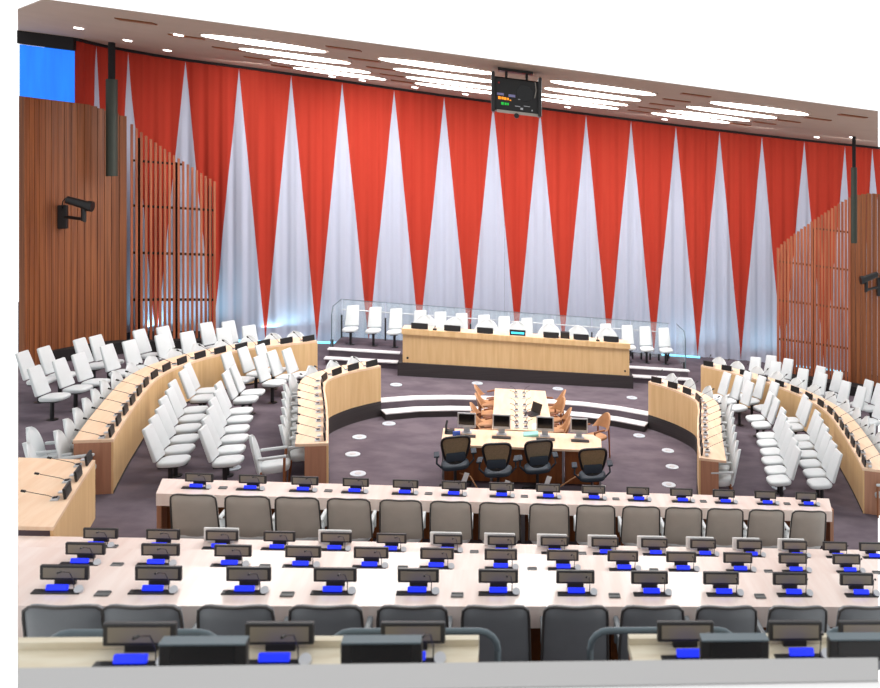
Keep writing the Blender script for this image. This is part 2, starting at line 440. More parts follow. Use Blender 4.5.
screen([(8.1,23.55),(9.1,23.25),(10.12,22.82)], 4.4, 6.2, 'open slatted timber screen with dark rails at the right of the curtain', (.1,.5), .039)
# blue lit booth window above the left wood wall
bw = thing('booth_window', 'blue lit booth window high up above the left wood wall', 'booth window', (-10.4, 22, 6.3+g(-10.4)))
def at(bm, root):
    for v in bm.verts: v.co -= root.location
    return bm
bm = nb(); prism(bm, [(-11.55,21.95),(-10.38,21.95),(-10.38,22.05),(-11.55,22.05)], 6.3, 7.68); obj('pane', at(rk(bm), bw), 'bluelit', bw)
bm = nb(); prism(bm, [(-11.55,21.85),(-10.36,21.85),(-10.36,22.05),(-11.55,22.05)], 7.69, 8.0); obj('header', at(rk(bm), bw), 'void', bw)
# hanging poles and spotlights on the walls
def pole(x, y, z0, r, label):
    bm = nb(); z1 = CZ-.005+g(x)
    root = thing('hanging_pole', label, 'pole', (x, y, z0))
    cyl(bm, (0,0,0), (0,0,z1-z0-.9), r, n=14); obj('sleeve', bm, 'pole', root, True)
    bm = nb(); cyl(bm, (0,0,z1-z0-.9), (0,0,z1-z0), r*.6, n=12); obj('rod', bm, 'void', root, True)
pole(-9.55, 21.9, 4.73+g(-9.55), .125, 'dark green pole hanging from the ceiling before the left wood wall')
pole(9.86, 21.9, 4.88+g(9.86), .09, 'dark green pole hanging from the ceiling before the right wood wall')
def wall_camera(x, y, z, s, label):
    root = thing('wall_camera', label, 'security camera', (x, y, z)); root.scale = (.78,.78,.9)
    bm = nb(); box(bm, (0,.0,0), (.26,.12,.62), .02); obj('mount_plate', bm, 'dark', root)
    bm = nb(); tube(bm, [(0,0,0),(s*.3,-.1,-.02),(s*.62,-.22,-.05),(s*.72,-.26,-.1)], .045, 8); obj('arm', bm, 'dark', root)
    bm = nb(); cyl(bm, (s*.68,-.26,-.1), (s*.68,-.26,.28), .07); obj('pivot', bm, 'dark', root)
    bm = nb(); cyl(bm, (s*.25,-.3,.46), (s*.84,-.26,.28), .10, .12, 14); cyl(bm, (s*.8,-.26,.29), (s*.92,-.26,.27), .14, .14, 14); obj('camera_body', bm, 'dark', root, True)
    bm = nb(); tube(bm, [(0,-.08,.2),(s*.08,-.15,.42),(s*.2,-.25,.5),(s*.3,-.28,.44)], .018); obj('cable', bm, 'dark', root)
wall_camera(-10.34, 21.35, 3.70+g(-10.3), 1, 'black camera on a swivel arm fixed to the left wood wall')
wall_camera(10.86, 22.28, 3.60+g(10.7), -1, 'black camera on a swivel arm fixed to the right wood wall')
# ------------------------------------------------------------------ projector
pr = thing('projector', 'big black projector rack hanging from the ceiling in front of the curtain', 'projector', (.12, 16.25, 7.12+g(.12)))
bm = nb(); box(bm, (0,0,.36), (.92,.5,.66), .03); obj('housing', rk(bm), 'dark', pr)
bm = nb(); box(bm, (-.02,0,.86), (.68,.3,.07)); box(bm, (-.2,0,.76), (.05,.05,.16)); box(bm, (.2,0,.76), (.05,.05,.16)); obj('bracket', rk(bm), 'dark', pr)
bm = nb()
for s in (-1,1): box(bm, (s*.45,-.1,.38), (.07,.5,.78), .02)
obj('side_frame', rk(bm), 'bezel', pr)
bm = nb(); box(bm, (.02,-.2,.02), (.8,.14,.05)); obj('bottom_tray', rk(bm), 'taupe', pr)
bm = nb(); cyl(bm, (0,-.3,-.04), (0,-.2,-.04), .05, n=14); obj('foot_knob', rk(bm), 'dark', pr)
bm = nb(); cyl(bm, (.16,-.27,.42), (.16,-.245,.42), .16, n=24); obj('lens', rk(bm), 'blackglass', pr)
for nm, m, bits in (('orange_lettering', 'orange', [(-.33,.275,.05,.055),(-.27,.275,.04,.05),(-.22,.27,.05,.05),(-.165,.27,.03,.045),(-.12,.25,.03,.02)]),
                 ('green_lettering', 'green', [(-.27,.17,.05,.05),(-.21,.17,.04,.045),(-.165,.17,.03,.045)]),
                 ('lilac_label', 'lilac', [(-.31,.35,.13,.045),(-.09,.34,.13,.05)]), ('red_light', 'red', [(-.34,.57,.035,.03)]),
                 ('white_mark', 'disc', [(.02,.15,.1,.012),(.1,.11,.05,.04),(.2,.17,.12,.01),(.3,.1,.02,.03),(.12,.29,.18,.012),(-.43,.2,.02,.09)])):
    for x, z, w, h in bits:
        bm = nb(); box(bm, (x,-.256,z), (w,.012,h)); obj(nm, rk(bm), m, pr)
bm = nb(); tube(bm, [(.36,-.27,.66),(.38,-.28,.5),(.35,-.28,.35)], .01); obj('cable', rk(bm), 'taupe', pr)

# ------------------------------------------------------------------ long straight desks
def long_desk(name, label, x0, x1, yb, yf, z, zf, m, cat='desk', panel='brown', apron=.12, x0f=None, x1f=None):
    x0f = x0 if x0f is None else x0f; x1f = x1 if x1f is None else x1f
    root = thing(name, label, cat, ((x0+x1)/2, yb, zf+g((x0+x1)/2)))
    bm = nb(); prism(bm, [(x0,yb),(x0f,yf),(x1f,yf),(x1,yb)], z-.05, z); obj('desktop', at(rk(bm), root), m, root)
    bm = nb(); prism(bm, [(x0f,yf),(x1f,yf),(x1f,yf+.03),(x0f,yf+.03)], z-.05-apron, z-.05); obj('apron', at(rk(bm), root), m, root)
    bm = nb(); prism(bm, [(x0+.04,yb-.12),(x0+.04,yb-.06),(x1-.04,yb-.06),(x1-.04,yb-.12)], zf, z-.05); obj('modesty_panel', at(rk(bm), root), panel, root)
    n = max(1, int((x1-x0)/2.2))
    for i in range(n+1):
        x = x0+.08+(x1-x0-.16)*i/n
        bm = nb(); prism(bm, [(x-.03,yb-.12),(x-.03,yf+.2),(x+.03,yf+.2),(x+.03,yb-.12)], zf, z-.05); obj('leg_panel', at(rk(bm), root), 'steel' if 0 < i < n else 'endwood', root)
    return root
long_desk('long_desk', 'pale long desk facing the central pit, farthest of the straight rows', -4.92, 5.30, 12.78, 12.26, 1.05, .3, 'palewood', x0f=-4.80, x1f=5.14)
def clipL(y): return KL*y
def fan_desk(label, yb, yf, z, zf, m):
    root = thing('long_desk', label, 'desk', (0, yb, zf))
    bm = nb(); prism(bm, [(KL*yb,yb),(KL*yf,yf),(KR*yf,yf),(KR*yb,yb)], z-.05, z); obj('desktop', at(rk(bm), root), m, root)
    bm = nb(); prism(bm, [(KL*yf,yf),(KR*yf,yf),(KR*yf,yf+.03),(KL*yf,yf+.03)], z-.2, z-.05); obj('apron', at(rk(bm), root), m, root)
    bm = nb(); prism(bm, [(KL*yb+.05,yb-.1),(KL*yb+.05,yb-.05),(KR*yb-.05,yb-.05),(KR*yb-.05,yb-.1)], zf, z-.05); obj('modesty_panel', at(rk(bm), root), 'palewood', root)
    n = 6
    for i in range(n+1):
        x = KL*yf+.3+(KR*yf-KL*yf-.6)*i/n
        bm = nb(); prism(bm, [(x-.05,yb-.12),(x-.05,yf+.22),(x+.05,yf+.22),(x+.05,yb-.12)], zf, z-.05); obj('leg_panel', at(rk(bm), root), 'brown', root)
    bm = nb(); prism(bm, [(KL*yf+.1,yf+.3),(KR*yf-.1,yf+.3),(KR*yf-.1,yf+.33),(KL*yf+.1,yf+.33)], zf, z-.05); obj('back_panel', at(rk(bm), root), 'brown', root)
    return root
fan_desk('pale long desk behind the taupe chairs, lowest of the three stepped rows', 10.95, 10.1, 1.05, .4, 'palewood')
fan_desk('pale long desk across the chamber, middle of the three stepped rows', 9.70, 8.75, 1.52, .9, 'palewood')
fan_desk('pale long desk with slate chairs, highest of the three stepped rows', 8.12, 7.46, 2.12, 1.4, 'palewood')
# nearest cream desks, an aisle between them
for x0, x1, w in ((KL*5.0, -.19, 'left'), (.74, KR*5.0, 'right')):
    yb, yf = 5.1, 4.3
    root = thing('cream_desk', 'cream desk in the nearest row, %s of the aisle' % w, 'desk', ((x0+x1)/2, 4.7, 2.45+g((x0+x1)/2)))
    a, bq = (KL*yb, KL*yf) if w == 'left' else (x0, x0); c, d = (x1, x1) if w == 'left' else (KR*yb, KR*yf)
    bm = nb(); prism(bm, [(a,yb),(bq,yf),(d,yf),(c,yb)], 3.14, 3.2); obj('desktop', at(rk(bm), root), 'cream', root)
    bm = nb(); k0, k1 = (yb-.06)/yb, (yb-.01)/yb; prism(bm, [(a*(k0 if w == 'left' else 1),yb-.06),(a*(k1 if w == 'left' else 1),yb-.01),(c*(1 if w == 'left' else k1),yb-.01),(c*(1 if w == 'left' else k0),yb-.06)], 3.2, 3.24); obj('back_lip', at(rk(bm), root), 'cream', root)
    xa = x1 if w == 'left' else x0
    bm = nb(); xbox(bm, xa-.04 if w == 'left' else xa, xa if w == 'left' else xa+.04, yf+.05, yb-.05, 2.45, 3.14); obj('end_panel', at(rk(bm), root), 'brown', root)
# added ledge: its grey colour stands in for a shadow band, white beyond it
bm = nb(); prism(bm, [(KL*4.05,4.05),(KL*3.86,3.86),(KR*3.86,3.86),(KR*4.05,4.05)], 1.5, 3.71); o = struct('shadow_ledge', rk(bm), 'cap')
bm = nb(); prism(bm, [(KL*3.86,3.86),(-6,2.6),(6,2.6),(KR*3.86,3.86)], 1.2, 3.70); o = struct('trim_7', rk(bm), 'plinthwhite')

# ------------------------------------------------------------------ consoles on the straight desks
def make_console(sc=1.0):
    t = thing('desk_console', '', 'desk console')
    bm = nb(); box(bm, (0,.0,.105), (.37,.035,.125), .008); obj('screen_housing', rk(bm), 'bezel', t)
    sf = t.children[0]
    bm = nb(); box(bm, (-.0,-.0185,.107), (.315,.004,.085)); obj('screen', rk(bm), 'screenface', sf)
    bm = nb(); box(bm, (0,.012,.022), (.16,.03,.044)); obj('stand', rk(bm), 'dark', t)
    bm = nb(); box(bm, (0,-.13,.006), (.36,.07,.012), .004); obj('base_plate', rk(bm), 'bezel', t)
    bm = nb(); box(bm, (0,-.12,.036), (.165,.03,.046), .006, rot=Matrix.Rotation(-.35, 3, 'X')); obj('blue_display', rk(bm), 'blue', t)
    bm = nb(); cyl(bm, (.165,-.12,.012), (.165,-.135,.034), .034, n=16); obj('speaker', rk(bm), 'disc', t)
    bm = nb(); tube(bm, [(.125,-.12,.01),(.128,-.13,.1),(.115,-.17,.19),(.09,-.25,.235)], .004, 5); cyl(bm, (.09,-.25,.235), (.08,-.28,.24), .009, n=6); obj('microphone', rk(bm), 'dark', t)
    return t
CO = Proto(make_console())
def console_row(n, x0, p, y, z, where):
    for i in range(n):
        x = x0+p*i
        CO.put(x, y, z+g(x), 0, 'console with blue lit display, %s from the left %s' % (ORD[i], where), 'consoles on the straight desks')
console_row(14, -4.372, .707, 12.60, 1.05, 'on the desk facing the pit')
XB = [-4.86 + .68*i for i in range(-1, 16)]
import itertools
pxB = None
bx = [-4.84,-4.16,-3.5,-2.84,-2.17,-1.5,-.80,-.11,.58,1.26,1.94,2.63,3.3,3.97,4.58,5.14]
for i, x in enumerate(bx):
    x = x + .1*0
    CO.put(x, 10.83, 1.05+g(x), 0, 'console with blue lit display, %s from the left on the lowest stepped desk' % ORD[i], 'consoles on the straight desks')
console_row(13, -4.373+.0, .711, 9.47, 1.52, 'on the middle stepped desk')
console_row(11, -3.761, .730, 7.80, 2.12, 'on the highest stepped desk')
for i, (x, w) in enumerate([(-2.04,'first from the left'),(-1.31,'second from the left'),(-.57,'just left of the aisle'),(1.10,'just right of the aisle'),(1.84,'second right of the aisle'),(2.33,'at the far right edge')]):
    CO.put(x, 5.01, 3.2+g(x), 0, 'desk console with blue lit display on the nearest cream desk, ' + w, 'consoles on the straight desks')
# card readers between the consoles
bm = nb(); box(bm, (0,0,.006), (.11,.07,.012), .003); box(bm, (0,.022,.013), (.1,.02,.008)); rk(bm)
cr = obj('card_reader', bm, 'reader'); tag(cr, '', 'card reader'); CR = Proto(cr)
for (y, z, x0, p, n, w) in ((12.50,1.05,-4.03,1.414,7,'on the desk facing the pit'), (10.70,1.05,-4.66,1.4,7,'on the lowest stepped desk'), (9.33,1.52,-4.02,1.422,7,'on the middle stepped desk'), (7.64,2.12,-3.40,1.46,6,'on the highest stepped desk')):
    for i in range(n):
        x = x0+p*i
        CR.put(x, y, z+.001+g(x), 0, 'small grey card reader, %s from the left %s' % (ORD[i], w), 'card readers on the desks')
# dark monitors just behind the added ledge
mo = thing('preview_monitor', '', 'monitor')
bm = nb(); box(bm, (0,0,.075), (.40,.05,.13), .01); obj('housing', rk(bm), 'dark', mo)
bm = nb(); box(bm, (0,0,.143), (.39,.07,.008)); obj('top_edge', rk(bm), 'rail', mo)
bm = nb(); box(bm, (0,-.027,.09), (.29,.004,.08)); obj('screen', rk(bm), 'blackglass', mo)
bm = nb(); box(bm, (0,0,-.14), (.06,.03,.32)); obj('post', rk(bm), 'dark', mo)
bm = nb(); box(bm, (0,0,-.295), (.24,.08,.01)); obj('base', rk(bm), 'dark', mo)
MO = Proto(mo)
for x, w in ((-1.49,'farthest left'), (-.65,'just left of the aisle'), (1.24,'just right of the aisle'), (2.00,'at the right corner')):
    MO.put(x, 4.36, 3.5+g(x), 0, 'black monitor with blank screen raised on the cream desk, ' + w, 'monitors on the cream desks')

# ------------------------------------------------------------------ chairs
def make_desk_chair(back, seatm, h=.56, w=.60):
    """upholstered armchair seen from behind, facing +Y"""
    t = thing('armchair', '', 'chair')
    bm = nb(); n = 9; grid = []
    for j in range(n+1):
        v = j/n; row = []
        hw = w/2*(1-.06*v)
        for i in range(n+1):
            u = i/n*2-1
            x = u*hw; zz = .44+h*v
            if v > .8: # round the top corners
                k = (v-.8)/.2; lim = 1-.16*(1-math.sqrt(max(0, 1-k*k))); x = u*hw*lim
            y = -.27 - .12*v + .07*u*u
            row.append((x, y, zz-(.03*u**4 if j == n else 0)))
        grid.append(row)
    V = {}
    for s, d in ((0, 0), (1, .075)):
        for j in range(n+1):
            for i in range(n+1):
                x, y, z = grid[j][i]
                e = min(i, n-i, j, n-j); y2 = y + d if s else y
                if e == 0: y2 = y + (.052 if s else .02)
                V[s, j, i] = bm.verts.new((x, y2, z))
    for j in range(n):
        for i in range(n):
            bm.faces.new((V[0,j,i], V[0,j,i+1], V[0,j+1,i+1], V[0,j+1,i])); bm.faces.new((V[1,j,i], V[1,j+1,i], V[1,j+1,i+1], V[1,j,i+1]))
    for i in range(n):
        bm.faces.new((V[0,0,i], V[1,0,i], V[1,0,i+1], V[0,0,i+1])); bm.faces.new((V[0,n,i], V[0,n,i+1], V[1,n,i+1], V[1,n,i]))
        bm.faces.new((V[0,i,0], V[0,i+1,0], V[1,i+1,0], V[1,i,0])); bm.faces.new((V[0,i,n], V[1,i,n], V[1,i+1,n], V[0,i+1,n]))
    path = [grid[j][0] for j in range(n+1)] + [grid[n][i] for i in range(1, n+1)] + [grid[j][n] for j in range(n-1, -1, -1)]
    bk = obj('backrest', rk(bm), back, t, True)
    bm = nb(); tube(bm, [(x, y+.012, z) for x, y, z in path], .011, 6); obj('piping', rk(bm), 'piping', bk, True)
    bm = nb(); pad(bm, (0,.02,.43), .54, .54, .12); obj('seat', rk(bm), seatm, t, True)
    for s in (-1, 1):
        bm = nb(); box(bm, (s*.262,.04,.63), (.05,.36,.05), .018); box(bm, (s*.262,.16,.53), (.045,.05,.2), .01); obj('armrest', rk(bm), seatm, t)
        for yy in (-.2, .2):
            bm = nb(); cyl(bm, (s*.22, yy*1.1, .002), (s*.21, yy, .38), .017, .026, 8); obj('leg', rk(bm), 'leg', t)
    return t
AC = Proto(make_desk_chair('taupe', 'white', .60, .58))
for i in range(14):
    x = -4.16+.686*i
    x = [-4.11,-3.45,-2.83,-2.17,-1.49,-.82,-.15,.55,1.22,1.89,2.53,3.17,3.82,4.50][i]
    AC.put(x, 11.92, .3+g(x), 0, 'taupe armchair, %s from the left at the desk facing the pit' % ORD[i], 'taupe chairs at the far straight desk')
DC = Proto(make_desk_chair('shaded', 'shaded', .60, .58))
for i in range(11):
    x = (-3.35 if i == 0 else -3.49+.674*i)
    DC.put(x, 7.22, 1.4+g(x), 0, 'slate grey armchair, %s from the left at the highest stepped desk' % ORD[i], 'slate chairs in the near row')
# white trays behind the lowest stepped desk's consoles
bm = nb(); box(bm, (0,0,.083), (.40,.03,.166), .01); box(bm, (0,.0,.01), (.3,.08,.02)); rk(bm)
tr_ = obj('document_stand', bm, 'paper'); tag(tr_, '', 'document stand'); TR = Proto(tr_)
for k, i in enumerate((2,4,6,7,8,9,10,11,12,13)):
    x = bx[i]-.03
    TR.put(x, 10.90, 1.051+g(x), 0, 'white document stand, %s from the left on the lowest stepped desk' % ORD[k], 'white document stands on the stepped desk')
# brackets holding the trays over the back edge
# guard rails
for x0, x1, w in ((-2.66,-1.73,'farthest left'), (-1.10,-.08,'left of the aisle'), (.52,1.52,'right of the aisle'), (2.17,2.9,'at the right edge')):
    root = thing('guard_rail', 'blue grey tubular guard rail before the nearest desk, ' + w, 'guard rail', ((x0+x1)/2, 5.32, 1.4+g((x0+x1)/2)))
    zt = 3.13; r = .12; P = [(x0, 5.32, 1.4)]
    P += [(x0, 5.32, zt-r)] + [(x0+r-r*math.cos(a), 5.32, zt-r+r*math.sin(a)) for a in (.4,.8,1.2,PI/2)]
    P += [(x1-r+r*math.sin(a), 5.32, zt-r+r*math.cos(a)) for a in (0,.4,.8,1.2,PI/2)] + [(x1, 5.32, 1.4)]
    bm = nb(); tube(bm, P, .022, 10); obj('rail_tube', at(rk(bm), root), 'rail', root, True)
    for x in (x0, x1):
        bm = nb(); cyl(bm, (x,5.32,1.4), (x,5.32,1.415), .05, n=14); obj('floor_flange', at(rk(bm), root), 'steel', root)

def make_pedestal_chair():
    t = thing('pedestal_chair', '', 'chair')
    bm = nb(); R = Matrix.Rotation(math.radians(19), 3, 'X')
    box(bm, (0,-.27,.75), (.375,.065,.57), .026, 3, top=(.86,.8,0,0), rot=R); obj('backrest', bm, 'white', t, True)
    bm = nb(); pad(bm, (0,.03,.43), .40, .44, .085, p=3.6); obj('seat', bm, 'white', t, True)
    bm = nb(); cyl(bm, (0,-.02,.0), (0,-.02,.39), .035, n=12); box(bm, (0,-.02,.365), (.2,.3,.03)); obj('pedestal', bm, 'bezel', t)
    bm = nb(); cyl(bm, (0,-.02,-.02), (0,-.02,.012), .10, n=16); obj('base_plate', bm, 'dark', t)
    return t
PC = Proto(make_pedestal_chair())
blockA = [(-5.36,14.28),(-5.47,14.78),(-5.57,15.28),(-5.73,15.82),(-5.83,16.36),(-5.96,16.84),(-6.07,17.62),(-6.16,18.1),(-5.78,19.05),(-5.62,19.6),(-5.36,19.98)]
blockB = [(-4.58,14.36),(-4.70,14.85),(-4.81,15.38),(-4.94,15.88),(-5.04,16.42),(-5.18,16.9),(-5.30,17.67),(-5.31,18.15),(-5.10,18.95),(-4.97,19.45),(-4.72,19.72)]
def head(P, i):
    a, b2 = P[max(i-1,0)], P[min(i+1,len(P)-1)]; return math.atan2(b2[1]-a[1], b2[0]-a[0])
for side in ('left', 'right'):
    for P, w in ((blockA, 'outer'), (blockB, 'inner')):
        for i, (x, y) in enumerate(P):
            # facing the middle of the pit
            ang = head(P, i)-PI/2                # forward = tangent turned to the inside
            if i in (6, 7): ang = head(P, 5)-PI/2-.1
            if i > 7: ang = -PI/2+.02-.16*(i-7)*0
            ang = -PI/2+.02 if i < 8 else -PI/2-.32
            x2, a2 = (x, ang) if side == 'left' else (2*XC-x, -ang)
            PC.put(x2, y, .3+g(x2), a2, 'white pedestal chair in the %s file of the %s block, %s from the front' % (w, side, ORD[i]), 'white pedestal chairs between the curved desks')
backN = [(-8.78,17.3),(-8.66,17.9),(-8.56,18.4),(-8.40,19.2),(-8.18,19.68),(-7.82,20.4),(-7.44,20.8),(-6.88,21.45),(-6.42,21.85)]
backF = [(-9.5,18.3),(-9.35,18.75),(-9.1,19.6),(-8.95,19.95),(-8.42,20.75),(-8.1,21.2),(-7.4,21.9),(-7.0,22.2)]
for side in ('left', 'right'):
    for P, w in ((backN, 'near'), (backF, 'far')):
        for i, (x, y) in enumerate(P):
            ang = [-1.72,-1.76,-1.82,-1.9,-2.0,-2.12,-2.25,-2.42,-2.5][i]
            x, y = x - .26*math.sin(ang), y + .26*math.cos(ang)
            x2, a2 = (x, ang) if side == 'left' else (2*XC-x, -ang)
            if x2+.05 > KR*y or x2-.2 < KL*y: continue
            PC.put(x2, y, .3+g(x2), a2, 'white pedestal chair by the %s timber wall, %s row, %s from the front' % (side, w, ORD[i]), 'white pedestal chairs by the timber walls')
rearx = [-4.34,-3.74,-3.18,-2.52,-1.97,-1.38,-.75,-.18,.47,1.10,2.79,3.44,3.98,4.56]
for i, x in enumerate(rearx):
    PC.put(x, 23.5, .6+g(x), PI, 'white pedestal chair on the platform before the glass, %s from the left' % ORD[i], 'white pedestal chairs on the platform')

def make_wing_chair(W=.25, H=.60):
    """white armchair with a rounded shell back, wooden legs and arm fronts; faces +Y"""
    t = thing('wing_armchair', '', 'chair')
    bm = nb(); n, mrows = 14, 12; V = {}
    for s in (0, 1):
        for j in range(mrows+1):
            v = j/mrows
            hw = W*math.sqrt(max(.02, 1-(max(0, v-.35)/.66)**2))*(.92+.08*v)
            for i in range(n+1):
                u = i/n*2-1
                x = u*hw; y = -.24-.13*v + .06*u*u + (.075 if s else 0)*math.sqrt(max(0, 1-abs(u)**3))*(1-.5*v**4)
                V[s,j,i] = bm.verts.new((x, y, .36+H*v))
    for j in range(mrows):
        for i in range(n):
            bm.faces.new((V[0,j,i], V[0,j,i+1], V[0,j+1,i+1], V[0,j+1,i])); bm.faces.new((V[1,j,i], V[1,j+1,i], V[1,j+1,i+1], V[1,j,i+1]))
    for i in range(n):
        bm.faces.new((V[0,0,i], V[1,0,i], V[1,0,i+1], V[0,0,i+1])); bm.faces.new((V[0,mrows,i], V[0,mrows,i+1], V[1,mrows,i+1], V[1,mrows,i]))
    for j in range(mrows):
        bm.faces.new((V[0,j,0], V[0,j+1,0], V[1,j+1,0], V[1,j,0])); bm.faces.new((V[0,j,n], V[1,j,n], V[1,j+1,n], V[0,j+1,n]))
    obj('backrest', bm, 'white', t, True)
    bm = nb(); pad(bm, (0,.03,.41), W*1.7, .46, .13); obj('seat', bm, 'white', t, True)
    for s in (-1, 1):
        bm = nb(); box(bm, (s*(W-.02),0,.62), (.05,.42,.05), .02); obj('armrest', bm, 'white', t)
        bm = nb(); cyl(bm, (s*(W-.04),.17,.002), (s*(W-.02),.18,.60), .018, .022, 8); obj('leg', bm, 'leg', t)
        bm = nb(); cyl(bm, (s*(W-.06),-.2,.002), (s*(W-.05),-.17,.4), .018, .024, 8); obj('leg', bm, 'leg', t)
    return t
WC = Proto(make_wing_chair())
WO = Proto(make_wing_chair(.30, .62))
PW = Proto(make_wing_chair(.37, .70))

# ------------------------------------------------------------------ curved wing desks
def curved_desk(P, w, sgn, label, ztop=1.15):
    Q = offset(P, sgn*w)
    root = thing('curved_desk', label, 'desk', (P[len(P)//2][0], P[len(P)//2][1], .3+g(P[len(P)//2][0])))
    bm = nb(); prism(bm, P + Q[::-1], ztop-.045, ztop); obj('desktop', at(rk(bm), root), 'mapletop', root)
    F = offset(P, sgn*.03)
    bm = nb(); prism(bm, P + F[::-1], .3, ztop-.046); obj('front_panel', at(rk(bm), root), 'maple', root)
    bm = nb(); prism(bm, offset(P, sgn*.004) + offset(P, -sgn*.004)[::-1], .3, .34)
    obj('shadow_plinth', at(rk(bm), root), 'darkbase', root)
    for k, (a, b2) in enumerate(((0, 1), (-1, -2))):
        d = Vector((P[b2][0]-P[a][0], P[b2][1]-P[a][1])).normalized()*.04
        p0 = Vector(F[a]); p1 = Vector(P[a]) + (Vector(Q[a])-Vector(P[a]))*(.72 if (w < .52) else .98)
        bm = nb(); prism(bm, [tuple(p0), tuple(p1), tuple(p1+d), tuple(p0+d)], .3, ztop-.046); obj('end_panel', at(rk(bm), root), 'endwood', root)
    return Q
curved_desk(inL, .50, 1, 'maple curved desk directly left of the pit on a dark base')
curved_desk(inR, .50, -1, 'maple curved desk directly right of the pit on a dark base')
curved_desk(outL, .52, 1, 'long maple curved desk sweeping round the left block of white chairs')
curved_desk(outR, .52, -1, 'long maple curved desk sweeping round the right block of white chairs')
nearL = [(-5.42, 10.98), (-5.60, 11.7), (-5.77, 12.4), (-5.94, 13.13)]
# straight extension desk at the left edge
root = thing('side_desk', 'maple side desk at the left edge, nearer than the long curved desk', 'desk', (-6.0, 12, .3+g(-6)))
pl = nearL + [(KL*13.13-.0, 13.13), (KL*10.98, 10.98)]
bm = nb(); prism(bm, pl, 1.105, 1.15); obj('desktop', at(rk(bm), root), 'mapletop', root)
bm = nb(); prism(bm, nearL + offset(nearL, .03)[::-1], .3, 1.104); obj('front_panel', at(rk(bm), root), 'maple', root)
bm = nb(); prism(bm, [(-5.98,13.09),(KL*13.0,13.09),(KL*13.0,13.05),(-5.98,13.05)], .3, 1.104); obj('end_panel', at(rk(bm), root), 'endwood', root)

# delegate units along the curved desks: name display + small console + gooseneck mic
def make_unit():
    t = thing('delegate_unit', '', 'desk console')            # +Y is towards the seat
    bm = nb(); box(bm, (0,.03,.072), (.30,.03,.14), .006, rot=Matrix.Rotation(-.12,3,'X')); obj('name_display', bm, 'dark', t)
    bm = nb(); box(bm, (-.10,.14,.016), (.12,.10,.03), .006, top=(1,.7,0,0)); obj('console', bm, 'disc', t)
    bm = nb(); box(bm, (.12,.12,.014), (.08,.06,.028), .005); obj('voting_box', bm, 'disc', t)
    bm = nb(); box(bm, (-.10,.135,.034), (.07,.05,.008)); obj('keypad', bm, 'dark', t)
    bm = nb(); tube(bm, [(-.13,.12,.03),(-.133,.2,.08),(-.14,.44,.18)], .0045, 5); obj('gooseneck', bm, 'bezel', t)
    bm = nb(); cyl(bm, (-.145,.43,.178), (-.146,.48,.198), .016, n=8); obj('microphone', bm, 'dark', t)
    return t
DU = Proto(make_unit())
def units(P, n, sgn, s0, s1, where, z=1.15, chairs=None, cw=.93):
    for i in range(n):
        s = s0+(s1-s0)*i/(n-1)
        p, t = along(P, s); nrm = Vector((-t[1], t[0]))*sgn    # towards the seats
        rz = math.atan2(nrm.y, nrm.x)-PI/2
        q = Vector(p)+nrm*.03
        DU.put(q.x, q.y, z+g(q.x)+.002, rz, 'black name display and gooseneck microphone, %s from the front on the %s' % (ORD[i], where), 'delegate units on the curved desks')
        if chairs:
            c = Vector(p)+nrm*(cw+(.42 if (i == 0 and 'left inner' in where) else 0))
            if KL*c.y-.25 < c.x < KR*c.y+.25:
                (WO if 'outer' in where else WC).put(c.x, c.y, .3+g(c.x), rz+PI, 'white armchair %s from the front behind the %s' % (ORD[i], where), 'white armchairs behind the curved desks')
LI, LO = plen(inL), plen(outL)
units(inL, 11, 1, .25, LI-.2, 'left inner curved desk', chairs=True, cw=.42)
units(inR, 11, -1, .25, LI-.2, 'right inner curved desk', chairs=True, cw=.42)
units(outL, 15, 1, .2, LO-.2, 'left outer curved desk', chairs=True, cw=.44)
units(outR, 15, -1, .2, LO-.2, 'right outer curved desk', chairs=True, cw=.44)
units(nearL, 3, 1, .95, plen(nearL)-.1, 'left edge side desk')
WC.put(-6.72, 13.62, .3+g(-6.72), -PI/2+.35, 'white armchair with wooden arms in the gap at the left edge, nearer one', 'white armchairs at the left edge')
WC.put(-7.0, 14.2, .3+g(-7.0), -PI/2+.1, 'white armchair with wooden arms in the gap at the left edge, farther one', 'white armchairs at the left edge')

# ------------------------------------------------------------------ dais
da = thing('dais_desk', 'long maple presiding desk on a dark ribbed base in front of the curtain', 'desk', (.2, 22, .3+g(.2)))
bm = nb(); xbox(bm, -2.76, 3.22, 21.72, 22.3, 1.40, 1.50); obj('desktop', at(rk(bm), da), 'mapletop', da)
bm = nb(); xbox(bm, -2.76, 3.22, 21.70, 21.75, 1.38, 1.52); obj('edge_band', at(rk(bm), da), 'maple', da)
bm = nb(); xbox(bm, -2.74, 3.20, 21.76, 21.80, .64, 1.38); obj('front_panel', at(rk(bm), da), 'maple', da)
for x in (-2.74, 3.16):
    bm = nb(); xbox(bm, x, x+.04, 21.8, 22.3, .64, 1.39); obj('end_panel', at(rk(bm), da), 'maple', da)
bm = nb(); xbox(bm, -2.86, 3.30, 21.70, 22.34, .3, .64); obj('base', at(rk(bm), da), 'darkbase', da)
for x in (-2.62, 3.08):
    bm = nb(); cyl(bm, (x,21.765,.76), (x,21.75,.76), .028, n=12); obj('cable_port', at(rk(bm), da), 'dark', da)
np_ = thing('name_display', '', 'name display')
bm = nb(); box(bm, (0,0,.07), (.42,.04,.15), .01, rot=Matrix.Rotation(-.2,3,'X')); obj('housing', rk(bm), 'dark', np_)
bm = nb(); box(bm, (.0,.04,.008), (.3,.1,.016)); obj('base', rk(bm), 'bezel', np_)
ND = Proto(np_)
dx = [-2.33,-1.5,-.66,.19,1.08,1.89,2.71]
